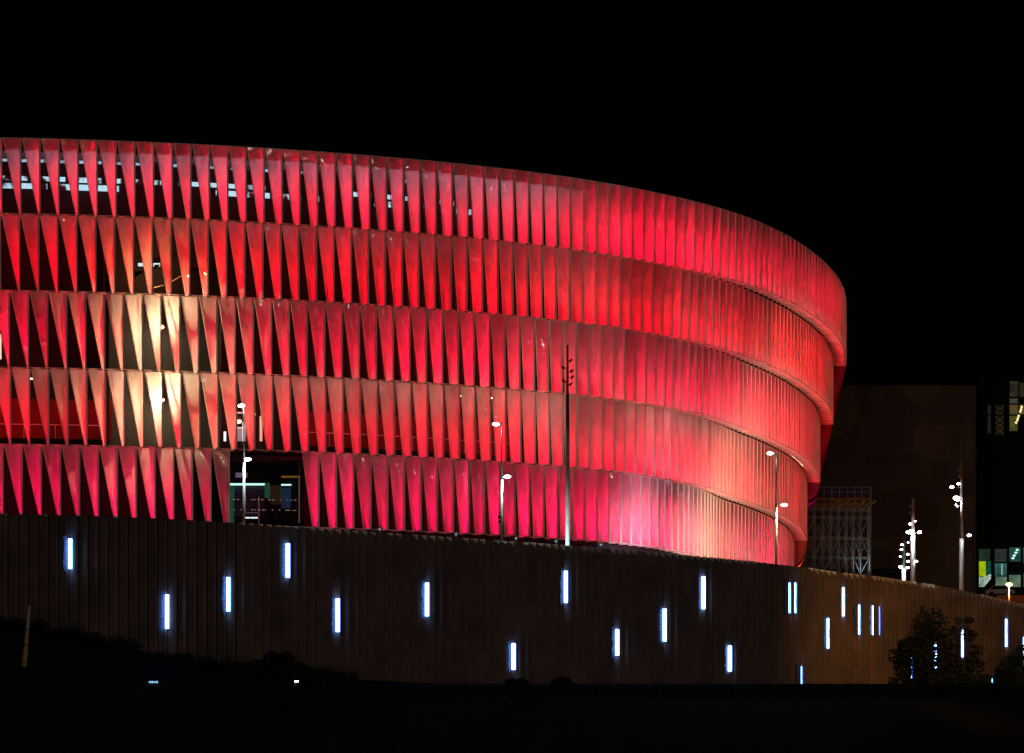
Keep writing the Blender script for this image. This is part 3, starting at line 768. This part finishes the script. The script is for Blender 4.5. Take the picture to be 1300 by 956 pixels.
# ------------------------------------------------------------------ trees and shrubs
def foliage(blobs, n, size, seed):
    rnd = random.Random(seed); bm = bmesh.new()
    tot = sum(b[3]**2 for b in blobs)
    for (x, y, z, r) in blobs:
        for _ in range(int(n*r*r/tot)):
            v = Vector((rnd.gauss(0, 1), rnd.gauss(0, 1), rnd.gauss(0, 1))).normalized()*r*(rnd.random()**.45)
            v.z *= .8
            c = Vector((x, y, z))+v; s = size*rnd.uniform(.6, 1.4)
            q = Vector((rnd.gauss(0, 1), rnd.gauss(0, 1), rnd.gauss(0, 1))).to_track_quat('Z', 'Y').to_matrix()
            pts = [c+q@Vector(p_)*s for p_ in ((-.5, 0, 0), (0, -.28, .06), (.6, 0, 0), (0, .28, .06))]
            bm.faces.new([bm.verts.new(p_) for p_ in pts])
    return bm
def tree(x, yb_, Z, blobs, n, label, seed, size=.45, cat='tree', name='tree', trunk=True):
    base = P(x, yb_, Z); o = tag(empty(name, base), label, cat)
    s = Z/F
    bl = [((bx-x)*s, random.uniform(-.6, .6)*br*s, (yb_-by)*s, br*s) for (bx, by, br) in blobs]
    obj('crown', foliage(bl, n, size, seed), M['leaf'], o)
    if trunk:
        bm = bmesh.new(); top = max(b[2] for b in bl)
        tube(bm, (0, 0, -1), (0, 0, top*.5), .28, .16, 9); tube(bm, (0, 0, top*.5), (.1, 0, top*.9), .16, .05, 8)
        for b in bl[:7]: tube(bm, (0, 0, max(.3, b[2]*.55)), (b[0]*.9, b[1]*.9, b[2]), .09, .03, 6)
        obj('trunk', bm, M['bark'], o)
tree(1183, 870, 438, [(1188, 790, 18), (1180, 806, 22), (1195, 812, 20), (1160, 822, 20), (1145, 834, 19), (1165, 845, 27), (1190, 840, 30), (1212, 850, 24), (1135, 855, 18), (1205, 826, 14), (1180, 870, 34), (1222, 868, 18), (1130, 872, 16), (1186, 777, 9), (1150, 816, 8), (1208, 800, 8), (1126, 862, 9)], 3600, 'dark leafy tree covering slot lights at the right end of the wall', 3)
tree(1228, 870, 443, [(1229, 788, 8), (1226, 800, 9), (1232, 808, 10), (1240, 826, 12), (1236, 845, 14), (1228, 865, 16), (1248, 864, 12)], 900, 'narrow sparse tree right of the dark leafy tree', 5, .4)
tree(1290, 870, 452, [(1300, 826, 12), (1288, 838, 14), (1278, 852, 14), (1270, 866, 16), (1302, 850, 20), (1292, 872, 20), (1320, 850, 20)], 1700, 'dark bushy tree at the far right edge of the photo', 8, .42)
tree(352, 880, 362, [(345, 836, 12), (362, 838, 14), (330, 846, 12), (350, 852, 18), (378, 850, 13), (396, 858, 12), (370, 864, 16), (318, 858, 11), (410, 866, 10)], 2600, 'low dark shrub at the foot of the wall left of centre', 11, .38, 'shrub', 'shrub', False)
tree(655, 885, 372, [(648, 868, 9), (662, 869, 10), (672, 874, 8)], 700, 'small dark shrub under the low middle slot light', 12, .35, 'shrub', 'shrub', False)
tree(712, 885, 372, [(706, 868, 8), (716, 866, 9), (724, 872, 8)], 600, 'small dark shrub below the tall mast', 13, .35, 'shrub', 'shrub', False)
# unlit hedge along the front of the bank
rnd = random.Random(4)
bm = foliage([((x-CX)*352/F, 352+rnd.uniform(-1, 1), (HY-877-rnd.uniform(0, 3))*352/F, .7+rnd.uniform(0, .25)) for x in range(430, 1340, 9)] + [((x-CX)*363/F, interp(x, WX, WZ)-2+rnd.uniform(-1, .4), (HY-interp(x, GX, GY)-rnd.uniform(-2, 3))*(interp(x, WX, WZ)-2)/F, .25+rnd.random()**2*.75) for x in [rnd.uniform(-30, 440) for _ in range(110)]], 17000, .26, 9)
tag(obj('ground_cover', bm, M['leaf']), 'dark low ground cover along the crest of the grass bank', 'ground cover', kind='stuff')

# ------------------------------------------------------------------ scaffold tower
Z = 560; base = P(1062, 745, Z)
o = tag(empty('scaffold_tower', base), 'steel scaffold tower with blue netting on top behind the stadium corner', 'scaffold')
def sl(x, y, dy=0): q = P(x, y, Z)-base; q.y = dy; return q
bm = bmesh.new(); random.seed(21)
xs_ = [1002, 1013, 1024, 1035, 1046, 1056, 1066, 1076, 1085, 1094, 1105.5]
ys_ = [645, 655, 681, 706, 728, 745]
for dy in (0, 2.2, 4.6):
    for x in xs_: bar(bm, sl(x, 618 if dy == 0 else 640, dy), sl(x, 745, dy), .075 if x < 1100 else .13)
    for y in ys_: bar(bm, sl(1002, y, dy), sl(1106, y+1, dy), .065)
    for r in range(1, 5):
        for c_ in range(10):
            if random.random() < .85:
                f = random.random() < .5
                x0, x1 = (xs_[c_], xs_[c_+1]) if f else (xs_[c_+1], xs_[c_])
                bar(bm, sl(x0, ys_[r], dy), sl(x1, ys_[r+1], dy), .06)
for x in xs_:
    for y in ys_: bar(bm, sl(x, y, 0), sl(x, y, 4.6), .05)
obj('tubes', bm, M['steel'], o)
bm = bmesh.new()
for k in range(22): 
    x0 = 1004+k*4.8; bar(bm, sl(x0-4, 645, random.uniform(0, 3)), sl(x0+8, 634, random.uniform(0, 3)), .18)
bar(bm, sl(1002, 633.5, -.1), sl(1106, 633.5, -.1), .22); bar(bm, sl(1002, 640, 1.5), sl(1100, 638, 1.5), .2)
obj('timber_deck', bm, M['timber'], o)
bm = bmesh.new()
for k in range(7): 
    a = sl(1024+k*11.5, 619, .25); b = sl(1035+k*11.5, 631, .25); box(bm, ((a.x+b.x)/2, .25+.05*(k % 2), (a.z+b.z)/2), (b.x-a.x, .04, a.z-b.z))
obj('netting', bm, M['net'], o)
bm = bmesh.new(); 
for y in (618.5, 624.5): bar(bm, sl(1022, y, -.05), sl(1106, y, -.05), .06)
obj('guard_rail', bm, M['steel'], o)
bm = bmesh.new(); box(bm, sl(1088, 731, -1.2), (.7, .4, .4)); box(bm, sl(1088, 738, -1.2), (.1, .1, 1.2)); 
wl_ = obj('work_light', bm, M['head'], o)
light('work_lamp_light', 'SPOT', sl(1095, 729, 1.0), 1300, (.62, .95, 1), o, spot_size=R(160), spot_blend=1, shadow_soft_size=.2).rotation_euler = (R(180), 0, 0)

# ------------------------------------------------------------------ buildings behind
Z = 620; a = P(1010, 492, Z); b = P(1239, 752, Z); base = Vector(((a.x+b.x)/2, Z+15, b.z-3))
o = tag(empty('block_building', base), 'large windowless brown patchwork block behind the right end of the stadium', 'building')
bm = bmesh.new(); box(bm, (0, 0, (a.z-base.z)/2), (b.x-a.x, 30, a.z-base.z)); obj('wall', bm, M['patch'], o)
bm = bmesh.new(); box(bm, (0, 0, a.z-base.z+.15), (b.x-a.x+.3, 30.3, .35)); obj('parapet', bm, M['patch'], o)
bm = bmesh.new(); box(bm, (b.x-base.x-.16, -15.05, (a.z-base.z)/2), (.4, .12, a.z-base.z-.2)); obj('corner_trim', bm, mat('corner_trim', (.05, .038, .022), .7, noise=(.04, .03, .018), nscale=1), o)
bm = bmesh.new(); box(bm, (-6, -15.4, 3.4), (b.x-a.x-8, .6, 6.5)); obj('dark_base', bm, M['black'], o)

Z = 640; a = P(1241, 478, Z); b = P(1420, 760, Z); base = Vector(((a.x+b.x)/2, Z+12, b.z-3))
o = tag(empty('glass_building', base), 'dark glazed building with yellow and teal lit rooms at the right edge', 'building')
bm = bmesh.new(); box(bm, (0, 0, (a.z-base.z)/2), (b.x-a.x, 24, a.z-base.z)); obj('wall', bm, M['dglass'], o)
def gp(name, x0, y0, x1, y1, colr, es, n2=None, sc_=.7, off=.06):
    es *= .75
    a_ = P(x0, y1, Z-.1); b_ = P(x1, y0, Z-.1); bm = bmesh.new()
    box(bm, ((a_.x+b_.x)/2-base.x, -12-off, (a_.z+b_.z)/2-base.z), (b_.x-a_.x, .1, b_.z-a_.z))
    m_ = lit_mat('lit_room', n2 or tuple(c*.35 for c in colr), colr, es, sc_, .35, .65)
    f = obj(name, bm, m_, o); return f
gp('window', 1282, 484, 1292.5, 503.5, (.16, .15, .10), .22); gp('window', 1282, 505.5, 1292.5, 512, (.45, .5, .36), .20)
gp('window', 1281, 514, 1300, 526, (.5, .26, .04), .3, (.2, .2, .08)); gp('window', 1281, 528, 1292, 547, (.42, .34, .03), .28, (.12, .2, .05), 1.2)
gp('window', 1294, 486, 1310, 504, (.2, .15, .06), .15); gp('window', 1254, 514, 1258, 550, (.06, .07, .05), .3); gp('window', 1264, 514, 1274, 552, (.12, .08, .03), .3)
gp('window', 1243, 697, 1257, 712, (.05, .13, .07), .4); gp('window', 1243, 712.5, 1251.5, 732, (.62, .75, .0), .85, (.2, .5, .0), 1); gp('window', 1252, 712.5, 1258, 732, (.0, .30, .18), .5)
gp('window', 1263, 697, 1278.5, 713, (.08, .12, .10), .4); gp('window', 1263, 715, 1278.5, 732, (.08, .30, .26), .5, (.02, .08, .08), 1.2); gp('window', 1264, 732.5, 1279, 744, (.30, .50, .34), .5)
gp('window', 1280.5, 695, 1296, 713, (.04, .20, .17), .5); gp('window', 1280.5, 730, 1296, 745, (.30, .45, .30), .55, (.1, .2, .14)); gp('window', 1298.5, 695, 1312, 745, (.05, .18, .16), .5)
gp('window', 1271.3, 716, 1272.6, 730, (.5, .9, .9), 1.0, (.3, .6, .6))
# staircase behind the glass
bm = bmesh.new()
v = [bm.verts.new(P(x, y, Z-.3)-base) for x, y in ((1243, 745), (1243, 733), (1248, 733), (1258, 729), (1258, 735), (1249, 745))]
bm.faces.new(v); bmesh.ops.solidify(bm, geom=list(bm.faces), thickness=.1)
obj('staircase', bm, lit_mat('stair_glow', (.25, .4, .33), (.75, .95, .8), .75, 1.1, .4, .6), o)  # stair emits its own pale light in place of room lamps
bm = bmesh.new()
for k in range(4): bar(bm, P(1241+k*2.6, 746, Z-.6)-base, P(1254+k*2.4, 731, Z-.6)-base, .1)
obj('stair_rail', bm, M['black'], o)
bm = bmesh.new()
for x, y in ((1297, 516.5), (1296.3, 519.8), (1295.3, 522.5), (1293.3, 528), (1292.3, 531), (1291.6, 533.5), (1290, 536.5)):
    t_ = bmesh.ops.create_uvsphere(bm, u_segments=8, v_segments=6, radius=.17); bmesh.ops.translate(bm, vec=P(x, y, Z-.6)-base, verts=t_['verts'])
obj('string_of_lamps', bm, mat('yellow_string_lamp', (.8, .7, .4), .5, emit=(1, .78, .35), es=1.6), o)
bm = bmesh.new()
for x, y in ((1291.5, 698), (1289.8, 701.6), (1287.6, 705.3), (1286, 708.7)):
    t_ = bmesh.ops.create_uvsphere(bm, u_segments=8, v_segments=6, radius=.16); bmesh.ops.scale(bm, vec=(1.6, 1, 1), verts=t_['verts']); bmesh.ops.translate(bm, vec=P(x, y, Z-.6)-base, verts=t_['verts'])
obj('ceiling_lamps', bm, mat('pale_ceiling_lamp', (.8, .8, .8), .5, emit=(.6, 1, .92), es=1.2), o)
for x in (1260.5, 1279.7, 1297.3): bm = bmesh.new(); bar(bm, P(x, 747, Z-.5)-base, P(x, 690, Z-.5)-base, .35); obj('mullion', bm, M['black'], o)
bm = bmesh.new()
for x in (1281, 1293.3): bar(bm, P(x, 560, Z-.5)-base, P(x, 480, Z-.5)-base, .18)
for k in range(8): bar(bm, P(1263, 505+k*7, Z-.8)-base, P(1275, 512+k*7, Z-.8)-base, .14); bar(bm, P(1275, 505+k*7, Z-.8)-base, P(1263, 512+k*7, Z-.8)-base, .14)
for y in (505, 513, 527): bar(bm, P(1243, y, Z-.5)-base, P(1310, y, Z-.5)-base, .2)
obj('window_grid', bm, M['black'], o)
bm = bmesh.new(); a_ = P(1283, 728, Z-1); b_ = P(1420, 716, Z-1); box(bm, ((a_.x+b_.x)/2-base.x, -13, (a_.z+b_.z)/2-base.z), (b_.x-a_.x, 1.4, b_.z-a_.z)); obj('canopy', bm, M['black'], o)
# upright strip coloured as the orange lit road at far right, and a parked car under the glass building
Z = 515; a = P(1266, 757, Z); b = P(1400, 790, Z)
bm = bmesh.new(); box(bm, (0, 0, 0), (b.x-a.x, .4, a.z-b.z)); box(bm, (0, 0, (a.z-b.z)/2+.06), (b.x-a.x+.1, .5, .12))
tag(obj('lit_road_strip', bm, mat('orange_lit_tint', (.22, .06, .02), .8, noise=(.12, .03, .01), nscale=.6), loc=(a+b)/2), 'strip coloured as orange lit road behind the orange street lamp', 'wall')
Z = 545; q = P(1269, 757, Z)
o = tag(empty('parked_car', q), 'small pale parked car in front of the glazed building', 'car')
bm = bmesh.new()
sec = [(-2, .3), (-2.05, .75), (-1.5, .9), (-1.0, 1.42), (.7, 1.45), (1.35, .95), (2.0, .8), (2.05, .3)]
for sy in (-.8, .8):
    f = bm.faces.new([bm.verts.new((x, sy, z)) for x, z in sec])
bm.faces.ensure_lookup_table(); bm.verts.ensure_lookup_table()
for k in range(8):
    n_ = (k+1) % 8; bm.faces.new((bm.verts[k], bm.verts[n_], bm.verts[8+n_], bm.verts[8+k]))
obj('body', bm, mat('car_paint', (.16, .17, .16), .3), o)
for x in (-1.25, 1.25):
    for sy in (-.78, .78):
        bm = bmesh.new(); tube(bm, (x, sy-.1, .3), (x, sy+.1, .3), .32, seg=14); obj('wheel', bm, M['black'], o)
bm = bmesh.new()
f = bm.faces.new([bm.verts.new((x, -.83, z)) for x, z in ((-1.3, .93), (-.92, 1.36), (.62, 1.38), (1.15, .97))]); bmesh.ops.solidify(bm, geom=[f], thickness=.02)
obj('window', bm, M['dglass'], o)
bpy.context.view_layer.update()
